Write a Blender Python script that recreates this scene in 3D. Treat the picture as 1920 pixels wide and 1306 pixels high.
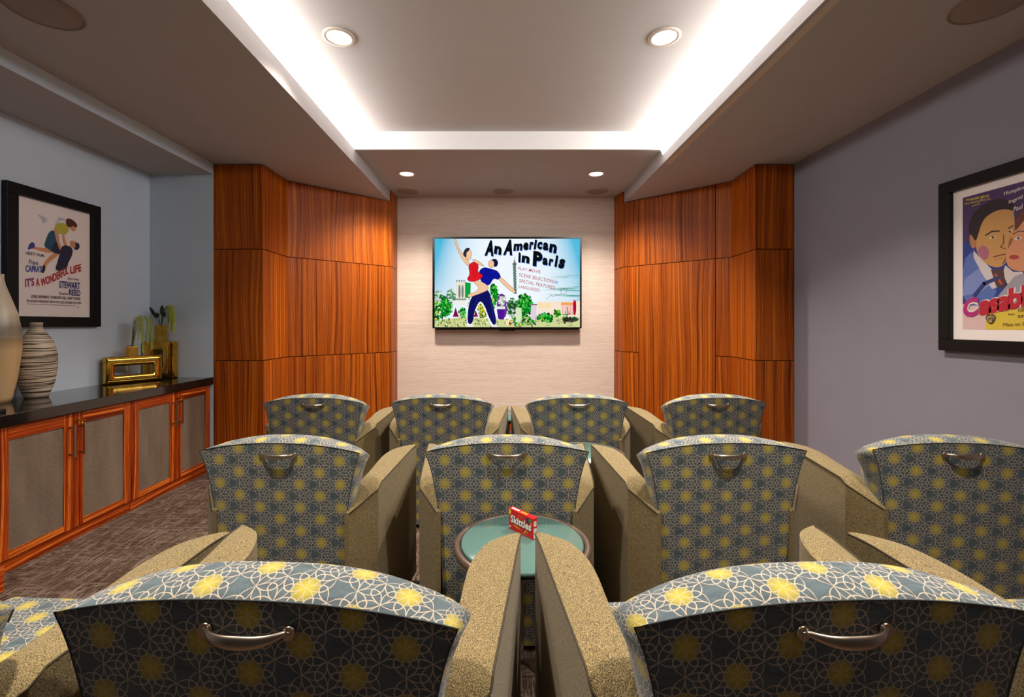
import bpy, math, random
from mathutils import Vector, Matrix
random.seed(7)
C = bpy.context.scene.collection
for o in list(bpy.data.objects): bpy.data.objects.remove(o)
SC = bpy.context.scene
# ------------------------------------------------------------------ camera, world, light, exposure
CAMZ = 1.22; F = 852.0
cd = bpy.data.cameras.new('camera'); cam = bpy.data.objects.new('camera', cd); C.objects.link(cam)
cam.location = (0, 0, CAMZ); cam.rotation_euler = (math.pi/2, 0, 0)
cd.sensor_width = 36; cd.lens = F/1920*36; cd.shift_x = 15/1920; cd.shift_y = -46/1920
cd.clip_start = 0.02
SC.camera = cam
w = bpy.data.worlds.new('world'); SC.world = w; w.use_nodes = True
w.node_tree.nodes['Background'].inputs[0].default_value = (0.9, 0.85, 0.8, 1)
w.node_tree.nodes['Background'].inputs[1].default_value = 0.0
SC.view_settings.view_transform = 'Standard'; SC.view_settings.look = 'None'
SC.view_settings.gamma = 1; SC.view_settings.use_curve_mapping = False
SC.view_settings.exposure = 0.24
COVE = 13.5          # emission of the cove lens
CAN_W = 13.0        # watts of one downlight
CAN_BACK = 9.0
WARM = (1.0, 0.90, 0.80)
COOL = (1.0, 0.97, 0.95)

# ------------------------------------------------------------------ helpers
def S(r, g, b):      # sRGB 0..255 -> linear
    f = lambda c: (c/255/12.92) if c/255 <= 0.04045 else ((c/255+0.055)/1.055)**2.4
    return (f(r), f(g), f(b), 1)

class MB:
    """collects polygons (with metre UVs and a material slot) into one mesh"""
    def __init__(s): s.v = []; s.f = []; s.uv = []; s.m = []; s.sm = []
    def vert(s, p): s.v.append(tuple(p)); return len(s.v)-1
    def face(s, idx, uv=None, m=0, smooth=False):
        s.f.append(list(idx)); s.uv.append(uv); s.m.append(m); s.sm.append(smooth)
    def poly(s, pts, uv=None, m=0, smooth=False):
        s.face([s.vert(p) for p in pts], uv, m, smooth)
    def box(s, x0, x1, y0, y1, z0, z1, m=0, swap=False, uo=(0, 0)):
        P = lambda x, y, z: (x, y, z)
        v = [s.vert(p) for p in [(x0,y0,z0),(x1,y0,z0),(x1,y1,z0),(x0,y1,z0),(x0,y0,z1),(x1,y0,z1),(x1,y1,z1),(x0,y1,z1)]]
        for q in ((0,3,2,1),(4,5,6,7),(0,1,5,4),(1,2,6,5),(2,3,7,6),(3,0,4,7)):
            pts = [s.v[v[i]] for i in q]
            a = Vector(pts[1])-Vector(pts[0]); b = Vector(pts[2])-Vector(pts[1]); n = a.cross(b)
            k = max(range(3), key=lambda i: abs(n[i]))
            uv = [((p[1], p[2]) if k == 0 else (p[0], p[2]) if k == 1 else (p[0], p[1])) for p in pts]
            if swap: uv = [(c, a_) for a_, c in uv]
            uv = [(a_+uo[0], c+uo[1]) for a_, c in uv]
            s.face([v[i] for i in q], uv, m)
    def tube(s, pts, r, n=8, m=0, caps=True, ry=None, up=None):
        """swept tube; r number or list; ry optional second radius list (along 'up')"""
        pts = [Vector(p) for p in pts]; N = len(pts)
        rr = r if isinstance(r, (list, tuple)) else [r]*N
        r2 = ry if ry else rr
        rings = []; ref = Vector(up) if up else None
        L = 0
        for i, p in enumerate(pts):
            t = (pts[min(i+1, N-1)]-pts[max(i-1, 0)]).normalized()
            if i: L += (p-pts[i-1]).length
            u0 = ref if ref else (Vector((0,0,1)) if abs(t.z) < .9 else Vector((1,0,0)))
            a = t.cross(u0).normalized(); b = a.cross(t).normalized()
            rings.append([s.vert(p+a*math.cos(2*math.pi*k/n)*rr[i]+b*math.sin(2*math.pi*k/n)*r2[i]) for k in range(n)])
        for i in range(N-1):
            for k in range(n):
                s.face([rings[i][k], rings[i][(k+1)%n], rings[i+1][(k+1)%n], rings[i+1][k]], None, m, True)
        if caps:
            s.face(rings[0][::-1], None, m); s.face(rings[-1], None, m)
    def lathe(s, prof, n=32, c=(0,0,0), m=0, smooth=True, uvs=True):
        rings = []
        for (r, z) in prof:
            rings.append([s.vert((c[0]+r*math.cos(2*math.pi*k/n), c[1]+r*math.sin(2*math.pi*k/n), c[2]+z)) for k in range(n)])
        for i in range(len(prof)-1):
            for k in range(n):
                uv = [(k/n, prof[i][1]), ((k+1)/n, prof[i][1]), ((k+1)/n, prof[i+1][1]), (k/n, prof[i+1][1])]
                s.face([rings[i][k], rings[i][(k+1)%n], rings[i+1][(k+1)%n], rings[i+1][k]], uv, m, smooth)
        if prof[0][0] > 1e-4: s.face(rings[0][::-1], None, m)
        if prof[-1][0] > 1e-4: s.face(rings[-1], None, m)
    def build(s, name, mats, parent=None, bevel=0, loc=None, seg=2):
        me = bpy.data.meshes.new(name); me.from_pydata(s.v, [], s.f)
        ul = me.uv_layers.new(name='uv')
        i = 0
        for p, uv in zip(me.polygons, s.uv):
            for k in range(p.loop_total):
                if uv: ul.data[p.loop_start+k].uv = uv[k]
        for p, m, sm in zip(me.polygons, s.m, s.sm):
            p.material_index = m; p.use_smooth = sm
        if not isinstance(mats, (list, tuple)): mats = [mats]
        for m in mats: me.materials.append(m)
        me.update()
        o = bpy.data.objects.new(name, me); C.objects.link(o)
        if parent: o.parent = parent
        if loc: o.location = loc
        if bevel:
            b = o.modifiers.new('bevel', 'BEVEL'); b.width = bevel; b.segments = seg
            b.limit_method = 'ANGLE'; b.angle_limit = math.radians(35); b.harden_normals = True
            for p in me.polygons: p.use_smooth = True
        return o

def tag(o, label=None, cat=None, group=None, kind=None):
    if label: o['label'] = label
    if cat: o['category'] = cat
    if group: o['group'] = group
    if kind: o['kind'] = kind
    return o
def thing(name, label, cat, loc=(0,0,0), rz=0, group=None):
    o = bpy.data.objects.new(name, None); C.objects.link(o); o.empty_display_size = .1
    o.location = loc; o.rotation_euler = (0, 0, rz)
    return tag(o, label, cat, group)
def struct(name, mb, mats, bevel=0):
    return tag(mb.build(name, mats, bevel=bevel), kind='structure')
def children(o): return [c for c in bpy.data.objects if c.parent == o]
def copy_tree(o, parent=None):
    c = o.copy(); C.objects.link(c)
    if parent: c.parent = parent
    for ch in children(o): copy_tree(ch, c)
    return c

# ---- shader mini language
class NT:
    def __init__(s, name):
        s.mat = bpy.data.materials.new(name); s.mat.use_nodes = True
        s.nt = s.mat.node_tree; s.bsdf = s.nt.nodes['Principled BSDF']
    def new(s, t): return s.nt.nodes.new(t)
    def m(s, op, *a):
        n = s.new('ShaderNodeMath'); n.operation = op
        for i, x in enumerate(a):
            x = x.s if isinstance(x, V) else x
            if isinstance(x, (int, float)): n.inputs[i].default_value = x
            else: s.nt.links.new(x, n.inputs[i])
        return V(s, n.outputs[0])
    def uv(s):
        n = s.new('ShaderNodeUVMap'); n.uv_map = 'uv'
        p = s.new('ShaderNodeSeparateXYZ'); s.nt.links.new(n.outputs[0], p.inputs[0])
        return V(s, p.outputs[0]), V(s, p.outputs[1])
    def obj(s, k='Object'):
        n = s.new('ShaderNodeTexCoord'); p = s.new('ShaderNodeSeparateXYZ'); s.nt.links.new(n.outputs[k], p.inputs[0])
        return [V(s, p.outputs[i]) for i in range(3)]
    def pos(s):
        n = s.new('ShaderNodeNewGeometry'); p = s.new('ShaderNodeSeparateXYZ'); s.nt.links.new(n.outputs['Position'], p.inputs[0])
        return [V(s, p.outputs[i]) for i in range(3)]
    def vec(s, *a):
        n = s.new('ShaderNodeCombineXYZ')
        for i, x in enumerate(a):
            if isinstance(x, V): s.nt.links.new(x.s, n.inputs[i])
            else: n.inputs[i].default_value = x
        return n.outputs[0]
    def noise(s, vec, scale=1, detail=2, rough=.5, dist=0):
        n = s.new('ShaderNodeTexNoise'); s.nt.links.new(vec, n.inputs['Vector'])
        n.inputs['Scale'].default_value = scale; n.inputs['Detail'].default_value = detail
        n.inputs['Roughness'].default_value = rough; n.inputs['Distortion'].default_value = dist
        return V(s, n.outputs[0])
    def ramp(s, fac, stops):
        n = s.new('ShaderNodeValToRGB'); s.nt.links.new(fac.s, n.inputs[0]); e = n.color_ramp.elements
        e[0].position, e[0].color = stops[0]; e[1].position, e[1].color = stops[-1]
        for p, c in stops[1:-1]:
            x = e.new(p); x.color = c
        return n.outputs[0]
    def mix(s, fac, a, b):
        n = s.new('ShaderNodeMix'); n.data_type = 'RGBA'
        if isinstance(fac, V): s.nt.links.new(fac.s, n.inputs[0])
        else: n.inputs[0].default_value = fac
        for x, k in ((a, 6), (b, 7)):
            if isinstance(x, tuple): n.inputs[k].default_value = x
            else: s.nt.links.new(x, n.inputs[k])
        return n.outputs[2]
    def color(s, x):
        if isinstance(x, tuple): s.bsdf.inputs['Base Color'].default_value = x
        else: s.nt.links.new(x, s.bsdf.inputs['Base Color'])
    def set(s, **k):
        for a, b in k.items():
            s.bsdf.inputs[a.replace('_', ' ')].default_value = b
    def bump(s, h, dist=.002, strength=.5):
        n = s.new('ShaderNodeBump'); s.nt.links.new(h.s, n.inputs['Height'])
        n.inputs['Distance'].default_value = dist; n.inputs['Strength'].default_value = strength
        s.nt.links.new(n.outputs[0], s.bsdf.inputs['Normal'])
class V:
    def __init__(s, t, sock): s.t = t; s.s = sock
    def __add__(s, o): return s.t.m('ADD', s, o)
    __radd__ = __add__
    def __sub__(s, o): return s.t.m('SUBTRACT', s, o)
    def __rsub__(s, o): return s.t.m('SUBTRACT', o, s)
    def __mul__(s, o): return s.t.m('MULTIPLY', s, o)
    __rmul__ = __mul__
    def __truediv__(s, o): return s.t.m('DIVIDE', s, o)
    def __neg__(s): return s.t.m('MULTIPLY', s, -1.0)
    def fract(s): return s.t.m('FRACT', s)
    def floor(s): return s.t.m('FLOOR', s)
    def abs(s): return s.t.m('ABSOLUTE', s)
    def gt(s, o): return s.t.m('GREATER_THAN', s, o)
    def min(s, o): return s.t.m('MINIMUM', s, o)
    def max(s, o): return s.t.m('MAXIMUM', s, o)
    def sqrt(s): return s.t.m('SQRT', s)
    def sin(s): return s.t.m('SINE', s)
    def step(s, a, b):      # 0 at a, 1 at b
        n = s.t.new('ShaderNodeMapRange'); s.t.nt.links.new(s.s, n.inputs[0])
        n.inputs[1].default_value = a; n.inputs[2].default_value = b
        return V(s.t, n.outputs[0])

def plain(name, col, rough=.6, metal=0, noise=.0, scale=30, spec=.5, coat=0):
    t = NT(name)
    if noise:
        x, y, z = t.pos(); n = t.noise(t.vec(x, y, z), scale, 3)
        d = tuple(c*(1-noise) for c in col[:3])+(1,); l = tuple(min(1, c*(1+noise)) for c in col[:3])+(1,)
        t.color(t.ramp(n, [(.3, d), (.7, l)]))
    else: t.color(col)
    t.set(Roughness=rough, Metallic=metal); t.bsdf.inputs['Specular IOR Level'].default_value = spec
    if coat: t.bsdf.inputs['Coat Weight'].default_value = coat; t.bsdf.inputs['Coat Roughness'].default_value = .05
    return t.mat
def emit(name, col, k=1.0):
    t = NT(name); t.set(Base_Color=(0, 0, 0, 1)); t.bsdf.inputs['Emission Color'].default_value = col
    t.bsdf.inputs['Emission Strength'].default_value = k; t.bsdf.inputs['Specular IOR Level'].default_value = .0
    return t.mat

# ------------------------------------------------------------------ materials
def wood(name, dark, mid, light, freq=1.0, rough=.42, cs=1.0):
    t = NT(name); u, v = t.uv()
    warp = (t.noise(t.vec(u*2.2, v*.55, 0.0), 1, 1)-.5)*0.16
    uu = u+warp
    a = t.noise(t.vec(uu*120*freq, v*.5, 0.3), 1, 2, .6)       # ribbon stripes
    b = t.noise(t.vec(uu*34*freq, v*.35, 5.3), 1, 1, .5)       # broad bands
    c = t.noise(t.vec(u*520*freq, v*9, 1.3), 1, 2, .6)         # pores
    f = a*.55+b*.27+c*.18
    t.color(t.ramp(f, [(.495-.105*cs, dark), (.495-.03*cs, mid), (.495+.03*cs, mid), (.495+.105*cs, light)]))
    t.set(Roughness=rough); t.bsdf.inputs['Specular IOR Level'].default_value = .2
    t.bump(c, .0003, .25)
    return t.mat
M = {}
M['panel'] = wood('sapele_panel', S(92, 38, 6), S(158, 74, 10), S(198, 106, 24))
M['cabwood'] = wood('sapele_cabinet', S(92, 26, 4), S(160, 60, 12), S(224, 122, 44), .8, cs=.75)
M['gap'] = plain('joint_shadow', S(18, 9, 5), .9)
M['wall_l'] = plain('wall_paint_blue_grey', S(200, 212, 224), .85, noise=.02, scale=6)
M['wall_r'] = plain('wall_paint_grey', S(136, 132, 142), .85, noise=.02, scale=6)
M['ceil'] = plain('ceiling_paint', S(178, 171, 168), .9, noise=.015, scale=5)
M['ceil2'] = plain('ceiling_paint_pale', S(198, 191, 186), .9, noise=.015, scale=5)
M['fascia'] = plain('fascia_paint', S(238, 233, 230), .8)
def wallpaper():
    t = NT('grasscloth_wallpaper'); x, y, z = t.pos()
    a = t.noise(t.vec(x*9, y, z*330), 1, 3, .6); b = t.noise(t.vec(x*1.5, y, z*60), 1, 2)
    t.color(t.ramp(a*.7+b*.3, [(.33, S(208, 186, 168)), (.5, S(224, 204, 188)), (.68, S(236, 219, 204))]))
    t.set(Roughness=.75); t.bump(a, .0008, .3); return t.mat
M['paper'] = wallpaper()
def carpet():
    t = NT('carpet'); x, y, z = t.pos()
    wv = (t.noise(t.vec(x*14, y*14, 0.0), 1, 2)-.5)*.02
    n1 = t.noise(t.vec((x+wv)*44, y*3.4, 0.0), 1, 1); n2 = t.noise(t.vec(x*5, (y+wv)*40, 7.0), 1, 1)
    n3 = t.noise(t.vec((x+wv)*110, y*9, 2.0), 1, 1); n4 = t.noise(t.vec(x*12, (y+wv)*100, 4.0), 1, 1)
    p = t.noise(t.vec(x*420, y*420, 0.0), 1, 2, .6); big = t.noise(t.vec(x*7, y*7, 9.0), 1, 2)
    rd = lambda n, w_: (n-.5).abs().step(w_, w_*.45)
    k = rd(n1, .034).max(rd(n2, .030)*.8).max(rd(n3, .022)*.55).max(rd(n4, .02)*.5)
    base = t.mix(big.step(.4, .6), S(70, 52, 38), S(86, 66, 50))
    c = t.mix(k*.7, base, S(160, 138, 124))
    c = t.mix(p.step(.42, .62)*.45, c, S(44, 32, 24))
    t.color(c); t.set(Roughness=.98); t.bsdf.inputs['Specular IOR Level'].default_value = .1
    t.bump(p+k*.4, .004, .6); return t.mat
M['carpet'] = carpet()
def pattern():
    t = NT('patterned_upholstery'); U, W = t.uv(); s = .0433
    wob = (t.noise(t.vec(U*60, W*60, 0.0), 1, 1)-.5)*.0022
    i = (U+wob)/(s*.8660254); j = (W-.682+wob)/s-i*.5
    def bary(i, j):
        fi = i.fract(); fj = j.fract(); q = 1.0-fi-fj; up = (fi+fj).gt(1.0)
        return q.abs(), fi+up*(1.0-2.0*fi), fj+up*(1.0-2.0*fj), up
    b0, b1, b2, up = bary(i, j)
    h = .148; best = None; ins = None
    for (bk, bi, bj) in ((b0, b1, b2), (b1, b0, b2), (b2, b0, b1)):
        tt = (1.0-bk)*.8660254; uu = (bi-bj).abs()*.5
        d1 = (uu-(tt*(math.pi/2/.42)).sin()*h)*.9                      # narrow inner half of the petal
        ex = (tt-.42)*(1/.325); ey = uu*(1/h); k_ = (ex*ex+ey*ey).sqrt(); gx = ex*(1/.325); gy = ey*(1/h)
        d2 = (k_-1.0)*k_/(gx*gx+gy*gy).sqrt()                          # rounded outer half
        far = tt.gt(.42); dd = d1+far*(d2-d1); d = dd.abs(); ins = dd if ins is None else ins.min(dd)
        best = d if best is None else best.min(d)
    odd = (i.floor()*.5).fract()*2.0*((j.floor()*.5).fract()*2.0)
    void = odd*(1.0-up)
    line = best.step(.022, .010)*(1.0-void); inside = ins.step(.01, -.01)*(1.0-void)
    c0, c1, c2, _ = bary(i*.5, j*.5); spot = None; core = None
    for (bk, bi, bj) in ((c0, c1, c2), (c1, c0, c2), (c2, c0, c1)):
        tt = (1.0-bk)*.8660254; uu = (bi-bj)*.5
        r = (tt*tt+uu*uu).sqrt()*2.0; ang = t.m('ARCTAN2', uu, tt)
        hat = (ang*66.0).sin()*.5+.5
        k = r.step(.485, .465)*(1.0-r.step(.16, .40)*hat*.8)
        spot = k if spot is None else spot.max(k)
    weave = t.noise(t.vec(U*260, W*1900, 0.0), 1, 2, .7)
    cloud = t.noise(t.vec(U*22, W*90, 4.0), 1, 2, .6)
    base = t.ramp(weave*.6+cloud*.4, [(.36, S(44, 56, 60)), (.62, S(78, 94, 98))])
    base = t.mix(inside*.08, base, S(78, 68, 66))
    c = t.mix(spot*.9, base, S(172, 154, 22)); c = t.mix(line*.80*(1.0-spot*.45), c, S(184, 166, 144))
    t.color(c); t.set(Roughness=.85); t.bsdf.inputs['Sheen Weight'].default_value = .15
    t.bump(weave*.6+line*.5, .0008, .5); return t.mat
M['fabric'] = pattern()
def tweed():
    t = NT('tan_tweed_upholstery'); x, y, z = t.obj()
    a = t.noise(t.vec(x*560, y*560, z*560), 1, 2, .6); b = t.noise(t.vec(x*6, y*6, z*6), 1, 2)
    c = t.ramp(a, [(.38, S(54, 42, 18)), (.5, S(108, 91, 52)), (.62, S(156, 136, 92))])
    t.color(t.mix(b.step(.35, .7)*.15, c, S(120, 104, 60))); t.set(Roughness=.92); t.bump(a, .0016, .7)
    t.bsdf.inputs['Sheen Weight'].default_value = .1
    return t.mat
M['tweed'] = tweed()
M['seam'] = plain('seam_thread', S(46, 52, 52), .8)
M['seamtan'] = plain('seam_tan', S(56, 46, 26), .9)
M['nickel'] = plain('brushed_bronze_nickel', S(176, 158, 140), .3, 1)
M['caster'] = plain('black_caster', S(16, 15, 15), .4)
M['glass'] = None
def frosted():
    t = NT('frosted_aqua_glass'); t.color(S(84, 114, 107)); t.set(Roughness=.16)
    t.bsdf.inputs['Transmission Weight'].default_value = .12; t.set(IOR=1.5); return t.mat
M['glass'] = frosted()
M['glassedge'] = plain('glass_edge', S(70, 130, 116), .1)
M['bronze'] = plain('bronze_paint_metal', S(120, 100, 88), .35, .7)
M['granite'] = plain('dark_stone_counter', S(24, 20, 18), .12, noise=.35, scale=260, coat=.3)
M['mesh'] = None
def metalmesh():
    t = NT('woven_metal_panel'); u, v = t.uv()
    a = t.noise(t.vec(u*420, v*60, 0.0), 1, 2); b = t.noise(t.vec(u*9, v*2, 0.0), 1, 2); g = t.noise(t.vec(u*60, v*420, 0.0), 1, 2)
    t.color(t.ramp(a*.35+b*.35+g*.3, [(.38, S(112, 96, 80)), (.62, S(152, 136, 118))])); t.set(Roughness=.5, Metallic=.35)
    return t.mat
M['mesh'] = metalmesh()
def goldglaze():
    t = NT('gold_glaze'); x, y, z = t.obj(); n = t.noise(t.vec(x*16, y*16, z*16), 1, 3, .55, .6)
    t.color(t.ramp(n, [(.35, S(206, 154, 52)), (.65, S(236, 188, 84))])); t.set(Metallic=1.0, Roughness=.09); t.bump(n, .006, .15); return t.mat
M['gold'] = goldglaze()
M['brass'] = plain('polished_brass', S(214, 172, 70), .15, 1)
M['black'] = plain('black_frame', S(10, 9, 9), .4, spec=.25)
M['tvblack'] = plain('tv_bezel', S(6, 6, 7), .2)
M['mat'] = plain('poster_mat_board', S(244, 232, 226), .8)
M['grille'] = plain('speaker_grille', S(150, 134, 124), .8)
M['trimwhite'] = plain('lamp_trim', S(206, 190, 174), .5)
M['lens'] = emit('lamp_lens', (1.0, .93, .85, 1), 6)
M['cove'] = emit('cove_lens', COOL+(1,), COVE)
M['leaf'] = plain('leaf_green', S(42, 58, 34), .5)
M['stem'] = plain('stem_green', S(84, 96, 44), .6)
M['tassel'] = plain('tassel_green', S(190, 200, 96), .7, noise=.25, scale=300)

# ------------------------------------------------------------------ room shell
Zs, Zb, Zt, Za = CAMZ+1.328, CAMZ+1.452, CAMZ+1.597, CAMZ+1.24      # side soffit, back ceiling, tray, alcove
XL, XR, XA = -2.41, 2.41, -2.94
YB, YP, YT = 5.22, 3.77, 3.77
XLL, XLR = -1.24, 1.317        # tray lips
REAR = -1.6
b = MB(); b.box(-3.3, 2.9, REAR-.2, YB+.2, -.1, 0); struct('floor', b, M['carpet'])
b = MB(); b.box(XA-.1, XA, REAR, YP+.1, 0, Za+.2); struct('wall_left', b, M['wall_l'])
b = MB(); b.box(XA, XL-.001, YP, YP+.1, 0, Za+.2); struct('wall_alcove_end', b, M['wall_l'])
b = MB(); b.box(XR, XR+.1, REAR, YP+1.5, 0, Zs+.3); struct('wall_right', b, M['wall_r'])
b = MB(); b.box(-2.6, 2.6, YB, YB+.1, 0, Zb+.3); struct('wall_back', b, M['paper'])
b = MB(); b.box(XA-.1, XR+.1, REAR-.1, REAR, 0, Zt+.1); struct('wall_rear', b, plain('rear_wall_paint', S(70, 66, 66), .8))
b = MB()
b.box(XL, XLL, REAR, YB, Zs, Zs+.02); b.box(XLL-.018, XLL, REAR, YB, Zs+.02, Zb)
b.box(XL-.001, XL+.02, REAR, YB, Zs+.02, Zt+.05)
struct('ceiling_left', b, M['ceil'])
b = MB(); b.box(XLR, XR, REAR, YB, Zs, Zs+.02); b.box(XLR, XLR+.018, REAR, YB, Zs+.02, Zb)
struct('ceiling_right', b, M['ceil'])
b = MB(); b.box(XLL-.4, XLR+.4, REAR, YT+.1, Zt, Zt+.06); struct('ceiling_tray', b, M['ceil2'])
b = MB(); b.box(XLL, XLR, YT+.02, YB, Zb, Zb+.05); struct('ceiling_back', b, M['ceil'])
b = MB(); b.box(XLL-.012, XLR+.012, YT, YT+.02, Zb-.004, Zt); struct('trim_1', b, M['fascia'])
b = MB(); b.box(XLL-.3, XLR+.3, -.09, -.07, Zb-.004, Zt); struct('trim_3', b, M['fascia'])
b = MB(); b.box(XLL, XLR, REAR, -.09, Zb, Zb+.05); struct('ceiling_rear', b, M['ceil'])
b = MB(); b.box(XA, XL-.004, REAR, YP, Za, Za+.14); struct('ceiling_alcove', b, M['ceil'])
b = MB(); b.box(XL-.004, XL-.0005, REAR, YP, Za, Zs); struct('trim_4', b, M['wall_l'])
b = MB(); b.box(XR-.016, XR, REAR, YP, 0, .11, swap=True); struct('baseboard_right', b, M['cabwood'])
b = MB(); b.box(-1.21, 1.25, YB-.016, YB, 0, .11, swap=True); struct('baseboard_back', b, M['cabwood'])
b = MB(); b.box(-2.46, -2.28, .9, 2.075, 0, .116, swap=True); struct('trim_2', b, M['cabwood'], .004)

# cove lights: long lenses sloping down behind the lips
def cove(label, xt, xb, zb):
    t = thing('cove_light', label, 'light', (xb, .4, zb), 0, 'cove lights of the ceiling tray')
    m = MB(); s = 1 if xb > xt else -1
    y0, y1 = -.05-.4, YT-.4
    m.poly([(xt-xb, y0, Zt-zb), (xt-xb, y1, Zt-zb), (0, y1, 0), (0, y0, 0)])
    m.poly([(xt-xb+s*.02, y0, Zt-zb), (0+s*.02, y0, 0), (s*.02, y1, 0), (xt-xb+s*.02, y1, Zt-zb)])
    m.build('lens', M['cove'], t)
    h = MB(); h.box(*sorted((-s*.0, s*.04)), y0, y1, -.03, 0)
    h.build('housing', M['trimwhite'], t)
cove('glowing white light strip along the left side of the ceiling tray', -1.186, -1.275, Zt-.235)
cove('glowing white light strip along the right side of the ceiling tray', 1.226, 1.340, Zt-.24)

# ------------------------------------------------------------------ downlights and ceiling speakers
def ring(m, r0, r1, z0, z1, n=40):
    m.lathe([(r0, z1), (r0, z0), (r0+.004, z0-.004), (r1-.006, z0-.003), (r1, z0+.001), (r1, z1)], n)
def make_can():
    t = thing('recessed_downlight', '', 'light')
    m = MB(); ring(m, .064, .088, -.004, .0, 40); m.build('trim_ring', M['trimwhite'], t)
    m = MB(); m.lathe([(.064, .0), (.060, .0012)], 40); 
    m.poly([(.0635*math.cos(a*math.pi/20), -.0635*math.sin(a*math.pi/20), -.002) for a in range(40)]); m.build('lens', M['lens'], t)
    return t
can0 = make_can()
cans = [(-.92, 2.53, Zt, 'left of the two round downlights in the raised ceiling tray'),
        (.894, 2.53, Zt, 'right of the two round downlights in the raised ceiling tray'),
        (-.94, 4.39, Zb, 'small round downlight in low ceiling before the screen, left one'),
        (.89, 4.39, Zb, 'small round downlight in low ceiling before the screen, right one'),
        (-.92, .75, Zt, 'added unseen downlight in the tray above the nearest chairs, left one'),  # this last pair is invented, out of view, to light the nearer rows
        (.894, .75, Zt, 'added unseen downlight in the tray above the nearest chairs, right one')]
for k, (x, y, z, lab) in enumerate(cans):
    o = can0 if k == 0 else copy_tree(can0)
    o.location = (x, y, z); o['label'] = lab; o['category'] = 'light'; o['group'] = 'recessed ceiling downlights'
    ld = bpy.data.lights.new('downlight', 'AREA'); ld.shape = 'DISK'; ld.size = .125
    ld.energy = CAN_BACK if z == Zb else CAN_W*(.45 if y < 1 else 1.25); ld.color = WARM; ld.spread = math.radians(128 if z == Zb else 112)
    lo = bpy.data.objects.new('lamp', ld); C.objects.link(lo); lo.parent = o; lo.location = (0, 0, -.006)
def make_speaker(r):
    t = thing('ceiling_speaker', '', 'speaker')
    m = MB(); ring(m, r-.004, r+.006, -.003, 0, 48); m.build('trim_ring', M['trimwhite'] if r < .13 else M['grille'], t)
    m = MB(); m.lathe([(0.0, -.006), (r*.6, -.0055), (r-.006, -.003), (r-.004, -.001)], 48); m.build('grille', M['grille'], t)
    return t
for k, (x, y, z, lab) in enumerate([(-1.95, 1.92, Zs, 'large round ceiling speaker grille in the left side ceiling'),
        (2.02, 1.88, Zs, 'large round ceiling speaker grille in the right side ceiling'),
        (-1.05, 4.98, Zb, 'small round ceiling speaker at left above the screen wall'),
        (-.01, 4.98, Zb, 'small round ceiling speaker centred above the screen'),
        (1.02, 4.98, Zb, 'small round ceiling speaker at right above the screen wall')]):
    sp = make_speaker(.132 if k < 2 else .122); sp.location = (x, y, z); sp['label'] = lab; sp['group'] = 'round ceiling speakers'

# ------------------------------------------------------------------ wood panelling
def panelling(label, faces, loc):
    t = thing('wood_panelling', label, 'wall panelling', loc)
    lx, ly, _ = loc; bk = MB(); n = 0
    for (p, q, zt, cuts) in faces:      # p -> q left to right seen from the room
        p = Vector(p)-Vector((lx, ly)); q = Vector(q)-Vector((lx, ly)); d = (q-p); L = d.length; d.normalize(); nrm = Vector((d.y, -d.x))
        off = -nrm*.024
        a, c = p+off, q+off
        bk.poly([(a.x, a.y, 0), (c.x, c.y, 0), (c.x, c.y, zt), (a.x, a.y, zt)])
        for (s0, s1, z0, z1) in cuts:
            g = .0034; A = p+d*(s0*L+ (g if s0 > 0 else 0)); B = p+d*(s1*L-(g if s1 < 1 else 0)); zz0 = z0+(g if z0 > 0 else 0); zz1 = z1-(g if z1 < zt-.01 else .006)
            th = -nrm*.02; m = MB(); n += 1; uo = n*1.37
            LL = (B-A).length
            P = [(A.x, A.y, zz0), (B.x, B.y, zz0), (B.x, B.y, zz1), (A.x, A.y, zz1)]
            Q = [(A.x+th.x, A.y+th.y, zz0), (B.x+th.x, B.y+th.y, zz0), (B.x+th.x, B.y+th.y, zz1), (A.x+th.x, A.y+th.y, zz1)]
            uv = [(uo, zz0), (uo+LL, zz0), (uo+LL, zz1), (uo, zz1)]
            ix = [m.vert(v) for v in P+Q]
            m.face([ix[i] for i in (0,1,2,3)], uv)
            for f in ((4,7,6,5), (0,4,5,1), (1,5,6,2), (2,6,7,3), (3,7,4,0)): m.face([ix[i] for i in f], [(uo, 0), (uo+.02, 0), (uo+.02, .5), (uo, .5)])
            m.build('panel', M['panel'], t)
    bk.build('backing', M['gap'], t)
J1, J2 = .916, 1.84
def three(zt, s0=0, s1=1): return [(s0, s1, 0, J1), (s0, s1, J1, J2), (s0, s1, J2, zt)]
panelling('striped red-brown wood panelling on the left of the screen wall', [
    ((XL, YP), (-2.0, YP), Zs, three(Zs)), ((-2.0, YP+.0202), (-2.0, 4.2), Zs, three(Zs)),
    ((-2.0, 4.2), (-1.222, 4.92), Zs, three(Zs)), ((-1.222, 4.935), (-1.225, 5.215), Zb, three(Zb))], (-1.8, 4.2, 0))
panelling('striped red-brown wood panelling on the right of the screen wall', [
    ((1.265, 5.215), (1.297, 4.985), Zb, three(Zb)),
    ((1.297, 4.97), (2.11, 4.22), Zs, three(Zs, 0, .172)+[(.172, .8746, 0, J2), (.172, .8746, J2, Zs)]+three(Zs, .8746, 1)),
    ((2.11, 4.22), (2.085, YP+.0202), Zs, three(Zs)), ((2.085, YP), (XR-.002, YP), Zs, three(Zs))], (1.8, 4.2, 0))

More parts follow.
